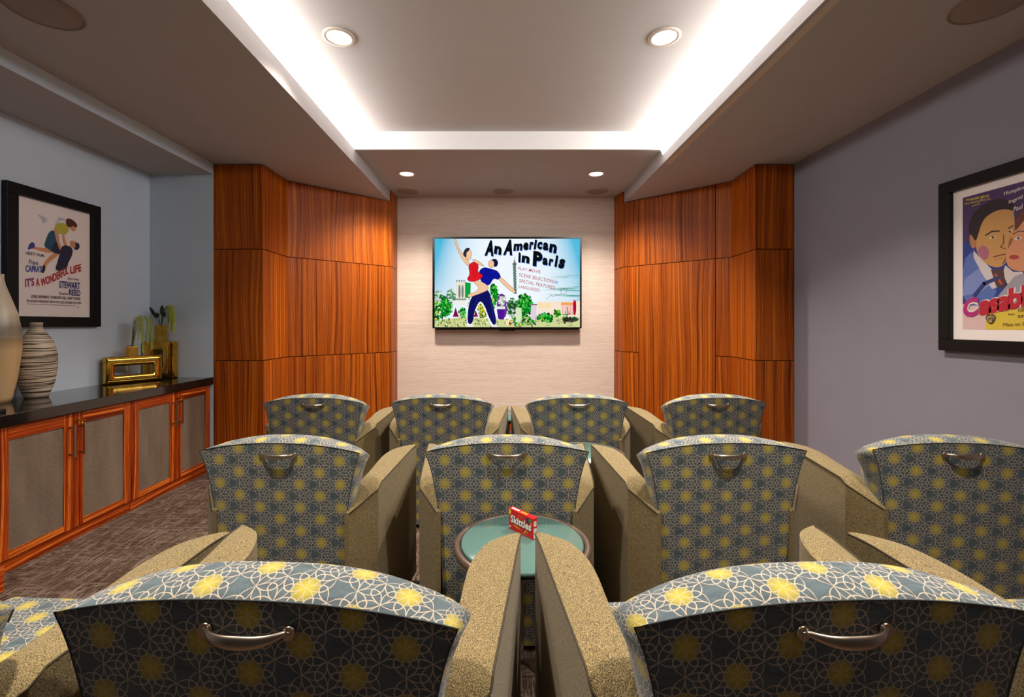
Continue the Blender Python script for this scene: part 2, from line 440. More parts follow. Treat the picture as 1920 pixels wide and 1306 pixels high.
# ------------------------------------------------------------------ flat picture helper and lettering
_fc = {}
def text_geo(s, bold=0.0, space=1.0):
    key = (s, bold, space)
    if key in _fc: return _fc[key]
    cu = bpy.data.curves.new('t', 'FONT'); cu.body = s; cu.offset = bold; cu.space_character = space; cu.resolution_u = 3; cu.fill_mode = 'FRONT'
    o = bpy.data.objects.new('t', cu); C.objects.link(o); bpy.context.view_layer.update()
    me = bpy.data.meshes.new_from_object(o.evaluated_get(bpy.context.evaluated_depsgraph_get()))
    vs = [(v.co.x, v.co.y) for v in me.vertices]; fs = [list(p.vertices) for p in me.polygons]
    bpy.data.objects.remove(o); bpy.data.curves.remove(cu); bpy.data.meshes.remove(me)
    x0 = min(v[0] for v in vs); x1 = max(v[0] for v in vs); y0 = min(v[1] for v in vs); y1 = max(v[1] for v in vs)
    _fc[key] = ([((x-x0)/(x1-x0), (y-y0)/(y1-y0)) for x, y in vs], fs); return _fc[key]
class Art:
    """draws flat layers on a plane; coordinates are those of a sketch sheet (x right, y down)"""
    def __init__(s, sheet, o, right, up, W, H, eps=.00008):
        s.x0, s.y0, s.x1, s.y1 = sheet; s.o = Vector(o); s.r = Vector(right); s.u = Vector(up); s.n = s.r.cross(s.u)
        s.W, s.H = W, H; s.mb = MB(); s.mats = []; s.k = 0; s.eps = eps
    def mat(s, m):
        if m not in s.mats: s.mats.append(m)
        return s.mats.index(m)
    def P(s, x, y):
        x = min(max(x, s.x0), s.x1); y = min(max(y, s.y0), s.y1)
        return s.o+s.r*((x-s.x0)/(s.x1-s.x0)*s.W)+s.u*((s.y1-y)/(s.y1-s.y0)*s.H)+s.n*(s.k*s.eps)
    def poly(s, pts, m, keep=False):
        if not keep: s.k += 1
        P = [s.P(*p) for p in pts]
        A = sum(pts[i][0]*pts[(i+1)%len(pts)][1]-pts[(i+1)%len(pts)][0]*pts[i][1] for i in range(len(pts)))
        if A > 0: P = P[::-1]; pts = pts[::-1]
        s.mb.poly(P, [((x-s.x0)/(s.x1-s.x0), 1-(y-s.y0)/(s.y1-s.y0)) for x, y in pts], s.mat(m))
    def rect(s, x0, y0, x1, y1, m, keep=False): s.poly([(x0, y0), (x1, y0), (x1, y1), (x0, y1)], m, keep)
    def ell(s, cx, cy, rx, ry, m, rot=0, n=20, keep=False):
        c, q = math.cos(rot), math.sin(rot)
        s.poly([(cx+rx*math.cos(a*2*math.pi/n)*c-ry*math.sin(a*2*math.pi/n)*q, cy+rx*math.cos(a*2*math.pi/n)*q+ry*math.sin(a*2*math.pi/n)*c) for a in range(n)], m, keep)
    def smooth(s, pts, m, keep=False, it=2, ol=None, ow=4):
        for _ in range(it):
            q = []
            for i in range(len(pts)):
                a, c = pts[i], pts[(i+1)%len(pts)]
                q += [(a[0]*.75+c[0]*.25, a[1]*.75+c[1]*.25), (a[0]*.25+c[0]*.75, a[1]*.25+c[1]*.75)]
            pts = q
        s.poly(pts, m, keep)
        if ol: s.line(pts+[pts[0]], ow, ol)
    def line(s, pts, wd, m):
        s.k += 1
        for (a, c) in zip(pts[:-1], pts[1:]):
            dx, dy = c[0]-a[0], c[1]-a[1]; L = math.hypot(dx, dy) or 1; nx, ny = -dy/L*wd/2, dx/L*wd/2; ex, ey = dx/L*wd*.3, dy/L*wd*.3
            s.poly([(a[0]+nx-ex, a[1]+ny-ey), (c[0]+nx+ex, c[1]+ny+ey), (c[0]-nx+ex, c[1]-ny+ey), (a[0]-nx-ex, a[1]-ny-ey)], m, True)
    def text(s, body, tl, tr, bl, m, bold=0.0, bend=0.0, space=1.0, wave=None):
        """parallelogram placed text: top-left, top-right, bottom-left"""
        s.k += 1; vs, fs = text_geo(body, bold, space); mi = s.mat(m); ids = []
        for (u, v) in vs:
            x = bl[0]+(tr[0]-tl[0])*u+(tl[0]-bl[0])*v; y = bl[1]+(tr[1]-tl[1])*u+(tl[1]-bl[1])*v
            if bend: y -= bend*4*u*(1-u)
            if wave: y += wave(u, v)
            ids.append(s.mb.vert(s.P(x, y)))
        for f in fs:
            f = [ids[i] for i in f]
            a, c, d = [Vector(s.mb.v[i]) for i in f[:3]]
            if (c-a).cross(d-c).dot(s.n) < 0: f = f[::-1]
            s.mb.face(f, None, mi)
    def build(s, name, parent): return s.mb.build(name, s.mats, parent)
_fm = {}
def flat(r, g, b, em=False, k=.86):
    key = (r, g, b, em)
    if key not in _fm: _fm[key] = emit('screen_ink', S(r, g, b), k) if em else plain('print_ink', S(r, g, b), .55, coat=.0)
    return _fm[key]

# ------------------------------------------------------------------ television
tv = thing('television', 'wall-mounted flat television showing a bright film menu', 'television', (.035, YB-.05, CAMZ+.45))
TD = 5.13
X0, X1 = (811-945)/F*TD, (1090.5-945)/F*TD; Z0, Z1 = CAMZ-(618-607)/F*TD, CAMZ+(607-444)/F*TD
tx, ty, tz = tv.location
m = MB(); m.box(X0-tx, X1-tx, TD-ty+.004, TD+.03-ty, Z0+.018-tz, Z1-tz); m.box(X0+.25-tx, X1-.25-tx, TD+.03-ty, YB-.002-ty, Z0+.2-tz, Z1-.2-tz); m.build('body', M['tvblack'], tv, .002)
sx0, sx1 = (815-945)/F*TD, (1087.5-945)/F*TD; sz0, sz1 = CAMZ-(613-607)/F*TD, CAMZ+(607-447.5)/F*TD
m = MB()
for (a, c, d, e) in ((X0, X1, sz1, Z1), (X0, X1, Z0+.018, sz0), (X0, sx0, sz0, sz1), (sx1, X1, sz0, sz1)): m.box(a-tx, c-tx, TD-.006-ty, TD+.004-ty, d-tz, e-tz)
m.build('bezel', M['tvblack'], tv, .001)
m = MB(); m.box(X0+.03-tx, X1-.03-tx, TD-.002-ty, TD+.024-ty, Z0-tz, Z0+.018-tz); m.box(-.09, .09, TD-.004-ty, TD+.02-ty, Z0-.012-tz, Z0-tz); m.build('speaker_bar', M['tvblack'], tv, .003)
m = MB(); m.box(-.004, .004, TD-.0075-ty, TD-.006-ty, Z0+.026-tz, Z0+.031-tz); m.build('badge', M['nickel'], tv)
A = Art((148, 165, 1765, 1145), (sx0-tx, TD-ty+.0035, sz0-tz), (1, 0, 0), (0, 0, 1), sx1-sx0, sz1-sz0)
t = NT('screen_sky'); u, v = t.uv()
du = (u-.5).abs()*2.0; k1 = (du*du*du*v*1.25).step(.0, .9)
nz = t.noise(t.vec(u*4, v*30, 0.0), 1, 3); st = nz.step(.5, .62)*u.step(.72, .95)*(1.0-(v-.42).abs().step(.08, .22))
c = t.mix(k1, S(236, 244, 252), S(40, 176, 214)); c = t.mix(st, c, S(40, 150, 130)); c = t.mix((v*-1.0+.32).step(0., .15)*u.step(.75, 1.)*.7, c, S(206, 150, 226))
t.nt.links.new(c, t.bsdf.inputs['Emission Color']); t.bsdf.inputs['Emission Strength'].default_value = .86; t.color((0, 0, 0, 1))
A.rect(148, 165, 1765, 1145, t.mat)
E = lambda r, g, b: flat(r, g, b, True)
rg = random.Random(3)
# ground and planting
A.poly([(148, 1145), (148, 1060), (500, 1035), (900, 1060), (1300, 1010), (1765, 1030), (1765, 1145)], E(206, 214, 150))
A.rect(1290, 860, 1765, 1030, E(246, 226, 206)); A.rect(1300, 880, 1440, 930, E(250, 220, 120), True)
for kx in range(7): A.rect(1565+kx*18, 880, 1573+kx*18, 1010, E(240, 150, 150)) if kx < 7 else None
A.rect(1555, 870, 1690, 900, E(240, 160, 90))
A.smooth([(1685, 850), (1725, 840), (1722, 1010), (1690, 1015)], E(176, 14, 60))
def bush(cx, cy, rx, ry, n, cols, seed):
    q = random.Random(seed); A.k += 1; A.ell(cx, cy, rx*.85, ry*.85, E(*cols[0]), n=14, keep=True)
    for lay in range(3):
        A.k += 1
        for _ in range(n):
            a = q.random()*6.28; r = q.random()**.5
            A.ell(cx+rx*r*math.cos(a), cy+ry*r*math.sin(a), 6+q.random()*14, 5+q.random()*10, E(*cols[q.randrange(len(cols))]), q.random()*3, 6, True)
G1 = [(10, 140, 30), (30, 190, 50), (10, 90, 30), (16, 60, 30), (120, 210, 90)]
bush(240, 920, 110, 120, 60, G1, 1); bush(190, 800, 40, 70, 22, [(190, 206, 200), (20, 120, 40), (230, 240, 230)], 2)
bush(330, 800, 46, 80, 24, [(206, 220, 210), (20, 130, 50), (90, 140, 110)], 4)
A.rect(388, 640, 488, 830, E(232, 226, 210)); A.rect(380, 826, 500, 846, E(150, 160, 150)); A.rect(384, 846, 494, 900, E(240, 236, 226))
for xx in (412, 446):
    A.smooth([(xx, 820), (xx, 700), (xx+12, 668), (xx+24, 700), (xx+24, 820)], E(120, 130, 120))
for xx in (392, 420, 448, 474): A.rect(xx-6, 622, xx+8, 642, E(120, 130, 120))
A.poly([(486, 645), (550, 655), (545, 820), (486, 820)], E(16, 160, 60))
for xx in (350, 420): A.poly([(xx, 1030), (xx+30, 925), (xx+66, 1030)], E(122, 20, 66))
A.poly([(580, 1030), (605, 960), (632, 1030)], E(122, 20, 66))
bush(800, 780, 60, 130, 30, G1, 5); bush(690, 960, 60, 90, 24, [(226, 206, 60), (20, 90, 40), (240, 240, 220), (120, 150, 30)], 6)
A.smooth([(840, 780), (940, 770), (960, 1040), (840, 1060)], E(104, 40, 150)); A.rect(850, 945, 920, 1060, E(76, 20, 150))
A.rect(838, 915, 932, 945, E(226, 226, 226)); bush(900, 850, 40, 60, 20, [(200, 200, 200), (60, 60, 60), (240, 240, 240)], 7)
bush(1150, 900, 90, 130, 70, G1, 8); bush(1010, 930, 60, 110, 40, [(20, 110, 40), (200, 210, 200), (40, 50, 40)], 9)
bush(1360, 1040, 70, 46, 36, [(20, 150, 110), (20, 120, 30), (10, 60, 20), (150, 220, 60)], 10); bush(1415, 1050, 50, 45, 20, G1, 11)
bush(1510, 990, 36, 40, 16, [(110, 200, 40), (30, 100, 30)], 12); bush(1660, 1060, 90, 20, 30, [(30, 30, 30), (70, 80, 60)], 13)
bush(990, 1090, 60, 34, 22, [(240, 220, 90), (240, 240, 230), (120, 60, 30)], 14)
A.rect(1617, 920, 1625, 1050, E(30, 24, 24)); A.line([(1600, 970), (1605, 1005), (1621, 1010), (1640, 1000), (1642, 970)], 6, E(30, 24, 24))
A.smooth([(1560, 1030), (1590, 1020), (1610, 1060), (1605, 1110), (1590, 1110)], E(60, 36, 30))
for lay in range(2):
    A.k += 1
    for _ in range(150):
        x = rg.uniform(150, 860); y = rg.uniform(1050, 1140)
        A.ell(x, y, rg.uniform(4, 12), rg.uniform(3, 9), E(*rg.choice([(230, 214, 60), (60, 130, 50), (190, 200, 90), (240, 240, 220), (30, 70, 30)])), rg.random(), 6, True)
for (cx, cy, rx, ry, n_, sd) in ((1085, 1075, 70, 60, 34, 31), (1215, 1085, 60, 50, 30, 32), (560, 900, 40, 110, 22, 33), (760, 900, 50, 110, 26, 34), (455, 990, 40, 60, 18, 35), (170, 960, 40, 110, 26, 36)):
    bush(cx, cy, rx, ry, n_, G1+[(230, 236, 226), (220, 210, 90)], sd)
A.rect(1220, 900, 1282, 1060, E(226, 206, 222)); A.rect(1214, 886, 1288, 902, E(120, 110, 110)); A.rect(1050, 930, 1115, 1090, E(214, 230, 190))
for q in range(26):
    x0 = rg.uniform(980, 1740); y0 = rg.uniform(1040, 1135); A.line([(x0, y0), (x0+rg.uniform(10, 40), y0+rg.uniform(-16, 16)), (x0+rg.uniform(20, 60), y0+rg.uniform(-10, 10))], 4, E(70, 60, 60))
for q in range(16): A.ell(rg.uniform(1290, 1750), rg.uniform(990, 1050), rg.uniform(8, 20), rg.uniform(6, 16), E(*rg.choice(G1)), n=8)
# tower
A.poly([(1018, 450), (1052, 450), (1060, 775), (1030, 775)], E(70, 110, 90)); A.rect(1014, 436, 1058, 452, E(96, 100, 100))
A.poly([(1024, 436), (1036, 385), (1050, 436)], E(120, 116, 110)); A.line([(1037, 390), (1040, 368)], 4, E(60, 60, 60))
for q in range(10): A.line([(1022+q*.8, 465+q*30), (1054, 485+q*30)], 4, E(190, 206, 190))
# plain dancing pair
SK, SKD = E(240, 196, 156), E(150, 90, 60)
A.smooth([(500, 1110), (520, 900), (560, 760), (620, 690), (640, 510), (720, 470), (840, 520), (900, 620), (880, 640), (760, 660), (770, 800), (850, 1100), (800, 1140), (770, 1140), (665, 840), (590, 960), (575, 1120), (530, 1130)], E(238, 244, 250))
INKO, BRO = E(10, 10, 40), E(110, 60, 40)
A.smooth([(508, 1105), (530, 880), (575, 790), (650, 720), (750, 720), (800, 920), (842, 1108), (786, 1124), (672, 815), (590, 950), (572, 1112)], E(16, 18, 92), ol=INKO)
A.smooth([(640, 520), (700, 478), (770, 500), (850, 520), (892, 600), (850, 620), (800, 600), (755, 690), (680, 660), (650, 600)], E(14, 20, 150), ol=INKO)
A.smooth([(850, 610), (892, 592), (960, 660), (1050, 740), (1040, 775), (960, 720)], SK, ol=BRO, ow=3)
A.smooth([(740, 430), (780, 392), (820, 400), (826, 450), (790, 490), (750, 480)], SK, ol=BRO, ow=3)
A.smooth([(775, 395), (830, 385), (858, 425), (840, 480), (800, 475), (815, 430)], E(20, 24, 60))
A.smooth([(360, 165), (386, 165), (412, 260), (470, 350), (540, 430), (520, 480), (460, 400), (400, 290)], SK, ol=BRO, ow=3)
A.smooth([(480, 300), (520, 272), (562, 310), (556, 345), (548, 400), (500, 400), (490, 350)], SK, ol=BRO, ow=3)
A.smooth([(462, 330), (490, 270), (545, 265), (530, 300), (500, 320), (505, 375), (475, 360)], E(40, 40, 60))
A.smooth([(520, 470), (560, 425), (620, 420), (640, 470), (625, 540), (690, 560), (670, 610), (570, 650), (500, 620), (545, 560)], E(222, 26, 36), ol=INKO, ow=3)
A.smooth([(575, 650), (630, 620), (740, 680), (750, 730), (690, 760), (580, 800), (520, 820), (515, 780), (600, 760), (650, 705)], SK, ol=BRO, ow=3)
A.smooth([(560, 400), (610, 396), (700, 460), (690, 475), (600, 430)], SK, ol=BRO, ow=3)
for _p in ([(560, 470), (600, 600)], [(590, 440), (620, 560)], [(540, 560), (520, 620)]): A.line(_p, 4, E(140, 10, 24))
A.line([(660, 560), (760, 560), (800, 600)], 4, E(6, 8, 80)); A.line([(590, 900), (640, 800)], 4, E(40, 50, 150)); A.line([(760, 800), (810, 1060)], 4, E(40, 50, 150))
A.ell(540, 1130, 40, 12, E(236, 236, 240)); A.ell(820, 1132, 38, 12, E(236, 236, 240))
# writing
INK, BLU = E(10, 12, 16), E(60, 110, 190)
def two(s, tl, tr, bl, bold, bend=0, wave=None):
    o = 7; A.text(s, (tl[0]+o-3, tl[1]+o), (tr[0]+o-3, tr[1]+o), (bl[0]+o-3, bl[1]+o), BLU, bold+.01, bend, .95, wave)
    A.text(s, tl, tr, bl, INK, bold, bend, .95, wave)
two('A', (726, 180), (826, 186), (702, 352), .05); two('n', (816, 240), (896, 256), (806, 330), .05)
two('A', (938, 172), (1040, 176), (908, 345), .05); two('m', (1030, 222), (1128, 216), (1022, 300), .05)
two('e', (1136, 206), (1196, 206), (1128, 292), .05); two('r', (1206, 200), (1250, 198), (1196, 286), .05); two('i', (1262, 172), (1288, 174), (1246, 282), .05)
two('c', (1294, 196), (1348, 200), (1284, 280), .05); two('a', (1358, 204), (1418, 212), (1346, 290), .05); two('n', (1430, 216), (1510, 234), (1416, 312), .05)
two('i', (1080, 314), (1106, 320), (1076, 424), .05); two('n', (1120, 348), (1206, 362), (1112, 426), .05)
two('P', (1246, 296), (1350, 318), (1236, 464), .055); two('a', (1352, 372), (1410, 382), (1342, 452), .05); two('r', (1424, 384), (1470, 392), (1412, 462), .05)
two('i', (1496, 346), (1524, 352), (1476, 474), .05); two('s', (1540, 384), (1604, 396), (1516, 488), .055)
RED = E(176, 40, 56)
for s_, tl, tr, bl in (('PLAY MOVIE', (1080, 476), (1330, 518), (1074, 510)), ('SCENE SELECTIONS', (1090, 544), (1486, 624), (1084, 582)),
                       ('SPECIAL FEATURES', (1092, 610), (1486, 690), (1086, 648)), ('LANGUAGES', (1088, 676), (1318, 720), (1083, 712))):
    A.text(s_, tl, tr, bl, RED, .004, 0, 1.1)
A.ell(1502, 648, 17, 17, E(150, 190, 236))
A.line([(1375, 825), (1400, 830), (1440, 790), (1470, 808), (1500, 780), (1520, 800), (1560, 770), (1545, 730), (1580, 715), (1620, 720), (1615, 760), (1575, 780)], 3, E(40, 60, 70))
A.build('screen', tv)

# ------------------------------------------------------------------ framed posters
def frame(t, W, H, fw, dep):    # local: x right along the wall, z up, y out of the wall toward -y; origin bottom-left back corner
    m = MB()
    for i, (a, c, d, e) in enumerate(((0, W, H-fw, H), (0, W, 0, fw), (0, fw, fw, H-fw), (W-fw, W, fw, H-fw))): m.box(a, c, -dep, 0, d, e)
    m.build('frame', M['black'], t, .003)
    m = MB(); m.box(fw-.004, W-fw+.004, -.012, -.002, fw-.004, H-fw+.004); m.build('mat_board', M['mat'], t)
# left poster: plane x = XA, facing +x.  local x = +world y
LD0, LD1, LZ0, LZ1 = 2.655, 3.277, 1.20, 2.062
tL = thing('framed_poster', 'black-framed film poster of a woman leaning over a man, above the vases', 'poster', (XA+.001, LD0, LZ0), math.pi/2)
frame(tL, LD1-LD0, LZ1-LZ0, .067, .035)
A = Art((0, 0, 1000, 1500), (.105, -.0125, .105), (1, 0, 0), (0, 0, 1), .412, .652)
I = lambda r, g, b: flat(r, g, b)
A.rect(0, 0, 1000, 1500, I(246, 232, 226))
A.smooth([(200, 110), (300, 120), (380, 150), (350, 200), (290, 240), (280, 170)], I(200, 198, 208)); A.smooth([(530, 80), (680, 84), (640, 120), (520, 140)], I(190, 194, 206)); A.smooth([(500, 150), (560, 120), (570, 200), (480, 230)], I(212, 204, 210))
SKn, NAV, BL = I(222, 152, 106), I(36, 36, 64), I(32, 84, 112); OL = I(70, 40, 36)
A.smooth([(88, 640), (120, 585), (250, 590), (400, 575), (470, 600), (430, 650), (280, 640), (150, 620)], SKn)
A.smooth([(70, 660), (96, 560), (150, 520), (190, 560), (170, 610), (110, 630)], I(66, 60, 150))
A.smooth([(300, 900), (300, 820), (400, 690), (520, 600), (570, 640), (470, 720), (360, 820), (325, 920)], SKn); A.smooth([(280, 950), (290, 860), (320, 820), (345, 880), (310, 960)], I(36, 26, 26))
A.smooth([(457, 290), (540, 330), (560, 440), (580, 560), (560, 640), (470, 640), (380, 590), (310, 560), (350, 440), (390, 340)], BL)
A.smooth([(470, 480), (540, 440), (580, 560), (570, 640), (500, 640), (430, 600)], NAV)
A.smooth([(455, 300), (500, 205), (590, 150), (670, 160), (720, 220), (700, 290), (640, 340), (580, 320), (540, 350)], I(196, 186, 66))
A.smooth([(480, 260), (530, 270), (540, 400), (600, 540), (570, 590), (520, 470), (480, 340)], SKn)
A.smooth([(660, 420), (640, 330), (600, 330), (620, 470), (680, 540), (700, 510)], SKn)
A.smooth([(690, 150), (760, 110), (830, 130), (850, 200), (800, 260), (740, 230)], SKn)
A.smooth([(655, 120), (690, 60), (790, 70), (870, 130), (850, 190), (790, 160), (740, 200), (690, 200)], I(88, 40, 28))
A.smooth([(486, 880), (520, 780), (560, 650), (590, 510), (690, 480), (790, 520), (770, 640), (700, 760), (690, 840), (560, 900)], NAV)
A.smooth([(730, 440), (750, 395), (840, 400), (880, 430), (860, 500), (790, 510), (740, 500)], SKn)
A.smooth([(810, 430), (890, 410), (910, 480), (860, 540), (790, 520), (840, 480)], I(40, 40, 66))
RD, NV, GR = I(186, 40, 40), I(50, 60, 120), I(90, 70, 90)
A.text('LIBERTY', (46, 672), (190, 676), (46, 716), GR, .015); A.text('FILMS', (212, 677), (325, 680), (212, 718), GR, .015)
A.text('Frank', (95, 780), (237, 789), (92, 843), NV, .01); A.text("CAPRA'S", (43, 866), (285, 850), (43, 964), I(40, 64, 160), .03)
A.text("IT'S", (36, 1060), (165, 1030), (40, 1180), I(150, 40, 110), .035); A.text('A', (190, 1040), (245, 1030), (196, 1158), RD, .035)
A.text('WONDERFUL', (262, 1040), (700, 800), (270, 1160), RD, .035, -12); A.text('LIFE', (735, 800), (930, 735), (740, 920), RD, .035, -6)
A.text('James', (690, 970), (887, 972), (690, 1021), GR, .01); A.text('STEWART', (553, 1043), (911, 1040), (553, 1152), NV, .03)
A.text('Donna', (553, 1211), (703, 1209), (553, 1254), GR, .01); A.text('REED', (717, 1157), (916, 1162), (717, 1251), NV, .03)
A.text('LIONEL BARRYMORE  THOMAS MITCHELL  HENRY TRAVERS', (119, 1280), (911, 1272), (119, 1325), GR, .015)
A.text('BEULAH BONDI  WARD BOND  FRANK FAYLEN  GLORIA GRAHAME  FRANK CAPRA', (63, 1350), (931, 1345), (63, 1388), GR, .015)
A.rect(63, 1408, 833, 1414, GR); A.ell(868, 1432, 9, 9, GR)
A.build('print', tL)
# right poster: plane x = XR facing -x. local x = -world y
RD1, RD0, RZ0, RZ1 = 2.486, 1.83, 1.077, 1.982
tR = thing('framed_poster', 'black-framed film poster of a man in blue jacket, on the right wall', 'poster', (XR-.001, RD1, RZ0), -math.pi/2)
frame(tR, RD1-RD0, RZ1-RZ0, .062, .035)
A = Art((0, 0, 1000, 1580), (.112, -.0125, .115), (1, 0, 0), (0, 0, 1), .434, .686)
# sheet mapping of the visible part: px 1810 -> 0, px 1920 -> about 617
A.rect(0, 0, 1000, 1580, I(72, 48, 96)); A.rect(0, 540, 1000, 1250, I(40, 60, 140)); A.poly([(0, 1280), (1000, 1120), (1000, 1580), (0, 1580)], I(220, 186, 182))
A.poly([(270, 1400), (1000, 1290), (1000, 1580), (262, 1580)], I(218, 188, 62))
A.smooth([(0, 760), (130, 640), (260, 900), (400, 1110), (300, 1300), (0, 1300)], I(88, 112, 180), it=1); A.poly([(20, 980), (200, 860), (330, 1060), (200, 1150), (0, 1180)], I(126, 140, 198))
A.poly([(126, 650), (210, 760), (330, 900), (400, 1100), (330, 1120), (220, 930), (130, 740)], I(216, 204, 208))
A.smooth([(150, 420), (170, 250), (300, 190), (440, 200), (545, 260), (560, 420), (552, 560), (548, 700), (500, 800), (440, 880), (360, 885), (252, 820), (180, 720), (150, 600)], I(204, 152, 88))
A.smooth([(79, 470), (110, 440), (160, 480), (160, 600), (130, 640), (90, 590)], I(186, 124, 78))
A.smooth([(70, 440), (76, 300), (150, 180), (330, 110), (470, 140), (560, 220), (545, 300), (500, 260), (380, 240), (260, 290), (210, 370), (180, 480), (150, 560), (110, 470)], I(34, 26, 30))
A.smooth([(170, 640), (250, 600), (310, 700), (270, 800), (200, 740)], I(176, 104, 130))
A.smooth([(500, 600), (540, 560), (545, 700), (500, 790), (450, 860), (430, 850), (490, 740)], I(150, 96, 60))
DK = I(60, 36, 34)
A.line([(262, 500), (330, 470), (406, 480)], 16, DK); A.line([(500, 470), (545, 450)], 13, DK)
A.smooth([(285, 545), (335, 520), (385, 535), (335, 558)], I(226, 214, 200)); A.ell(340, 538, 15, 13, DK); A.smooth([(480, 520), (520, 495), (545, 505), (510, 525)], I(226, 214, 200)); A.ell(512, 510, 12, 11, DK)
A.line([(450, 530), (450, 620), (420, 665), (470, 690)], 10, I(130, 76, 48)); A.line([(347, 760), (410, 752), (470, 748)], 12, I(126, 56, 44)); A.line([(360, 790), (440, 785)], 6, I(160, 110, 70))
A.smooth([(500, 900), (470, 800), (490, 700), (545, 620), (560, 480), (640, 380), (820, 360), (960, 460), (960, 720), (860, 860), (700, 960), (580, 950)], I(214, 146, 106))
A.smooth([(560, 520), (560, 400), (640, 280), (860, 240), (1000, 320), (1000, 700), (940, 480), (800, 380), (660, 400), (600, 480)], I(104, 52, 38))
A.smooth([(550, 600), (590, 575), (640, 600), (590, 620)], I(230, 220, 210)); A.ell(596, 598, 15, 13, I(60, 70, 90)); A.line([(545, 545), (600, 520), (660, 540)], 9, DK)
A.smooth([(500, 780), (550, 760), (620, 800), (570, 825), (515, 805)], I(176, 60, 56))
A.poly([(470, 870), (545, 950), (640, 960), (640, 1060), (500, 1100), (440, 960)], I(214, 200, 196)); A.poly([(320, 900), (450, 910), (480, 1110), (380, 1100)], I(84, 56, 56))
A.line([(370, 960), (430, 1070)], 22, I(206, 80, 56)); A.poly([(400, 1200), (560, 1000), (1000, 880), (1000, 1260), (400, 1290)], I(160, 156, 166)); A.line([(140, 1180), (250, 1050), (400, 1000)], 40, I(44, 60, 120))
YL = I(222, 200, 70); WH = I(232, 220, 214); CR = I(190, 30, 50); MG = I(180, 40, 120)
A.text('WARNER BROS', (41, 26), (301, 44), (41, 54), YL, .02); A.text('First National Films Inc.', (32, 68), (322, 80), (32, 94), YL, .005); A.text('presente', (116, 120), (208, 112), (116, 142), YL, .005)
for (st, tl, tr, bl) in (('Humphrey', (459, 58), (690, 44), (455, 112)), ('Ingrid', (507, 164), (640, 141), (503, 214)), ('Paul', (554, 254), (640, 236), (550, 306))): A.text(st, tl, tr, bl, WH, .015)
for (st, tl, tr, bl, cc) in (('C', (14, 1222), (190, 1190), (6, 1452), MG), ('asablanca', (196, 1190), (1130, 1010), (190, 1425), CR)):
    for (bd, c_, d_) in ((.10, WH, 0), (.05, cc, 0)): A.text(st, tl, tr, bl, c_, bd, 0, .9)
A.smooth([(266, 1425), (300, 1405), (320, 1412), (340, 1405), (372, 1424), (368, 1470), (320, 1530), (270, 1470)], I(64, 44, 40), it=1)
A.smooth([(276, 1430), (320, 1420), (362, 1430), (358, 1464), (320, 1510), (280, 1464)], I(192, 160, 90), it=1)
A.text('WB', (286, 1434), (354, 1434), (290, 1482), I(64, 44, 40), .04)
A.text('Avec', (496, 1400), (560, 1394), (496, 1420), DK, .01); A.text('CONRAD VEIDT', (593, 1352), (900, 1330), (593, 1384), DK, .02); A.text('SYDNEY', (593, 1420), (790, 1406), (593, 1450), DK, .02)
A.text('Mise en Scene', (452, 1505), (760, 1490), (450, 1542), DK, .0)
A.build('print', tR)

# ------------------------------------------------------------------ cabinets and counter
FX = -2.43    # door face plane
def make_cabinet():     # unit .79 wide along y, origin at floor, front plane x=0 (faces +x)
    t = thing('storage_cabinet', '', 'cabinet')
    m = MB(); m.box(-.49, -.02, .001, .789, .065, .72); m.box(-.49, -.012, .001, .789, 0, .065, swap=True); m.build('body', M['cabwood'], t)
    for k in range(2):
        y0 = .002+.395*k; y1 = y0+.391; z0, z1 = .068, .716
        d = MB()
        d.box(-.018, 0, y0, y0+.055, z0, z1, uo=(k*.7, 0)); d.box(-.018, 0, y1-.055, y1, z0, z1, uo=(k*.7+.3, 0))
        d.box(-.018, 0, y0+.0552, y1-.0552, z1-.066, z1, swap=True, uo=(.2, k)); d.box(-.018, 0, y0+.0552, y1-.0552, z0, z0+.036, swap=True, uo=(.5, k))
        door = d.build('door', M['cabwood'], t)
        d = MB(); d.box(-.014, -.005, y0+.054, y1-.054, z0+.034, z1-.064, uo=(k*3.3, 0)); d.build('mesh_panel', M['mesh'], door)
        hy = y1-.026 if k == 0 else y0+.030
        h = MB(); h.box(.026, .036, hy-.005, hy+.005, .475, .655)
        h.box(0, .028, hy-.005, hy+.005, .485, .495); h.box(0, .028, hy-.005, hy+.005, .635, .645); h.build('handle', M['nickel'], door, .001)
        if k == 1:
            h = MB(); ly = y0+.018
            h.tube([(0, ly, .672), (.012, ly, .672)], .010, 14); h.box(.012, .034, ly-.001, ly+.001, .668, .676)
            h.tube([(.036+.010*math.cos(a*math.pi/8), ly, .672+.010*math.sin(a*math.pi/8)) for a in range(17)], .0016, 6)
            h.tube([(.03, ly, .664), (.028, ly+.004, .636)], .004, 6); h.build('lock_and_key', M['brass'], door)
    return t
cab = make_cabinet()
for k, (y, lab) in enumerate([(2.172, 'orange-red wood cabinet with two grey mesh doors, nearer one in view'), (2.966, 'orange-red wood cabinet with two grey mesh doors, beside the dark wood panelling'),
                              (1.38, 'orange-red wood cabinet at the near end of the counter')]):
    o = cab if k == 0 else copy_tree(cab)
    o.location = (FX, y, 0); o['label'] = lab; o['category'] = 'cabinet'; o['group'] = 'cabinets under the counter'
CZ = .779
m = MB(); m.box(XA, XL, 1.36, YP, CZ-.058, CZ)
tag(m.build('countertop', M['granite'], bevel=.003), 'long polished dark stone countertop over the wood cabinets', 'countertop')

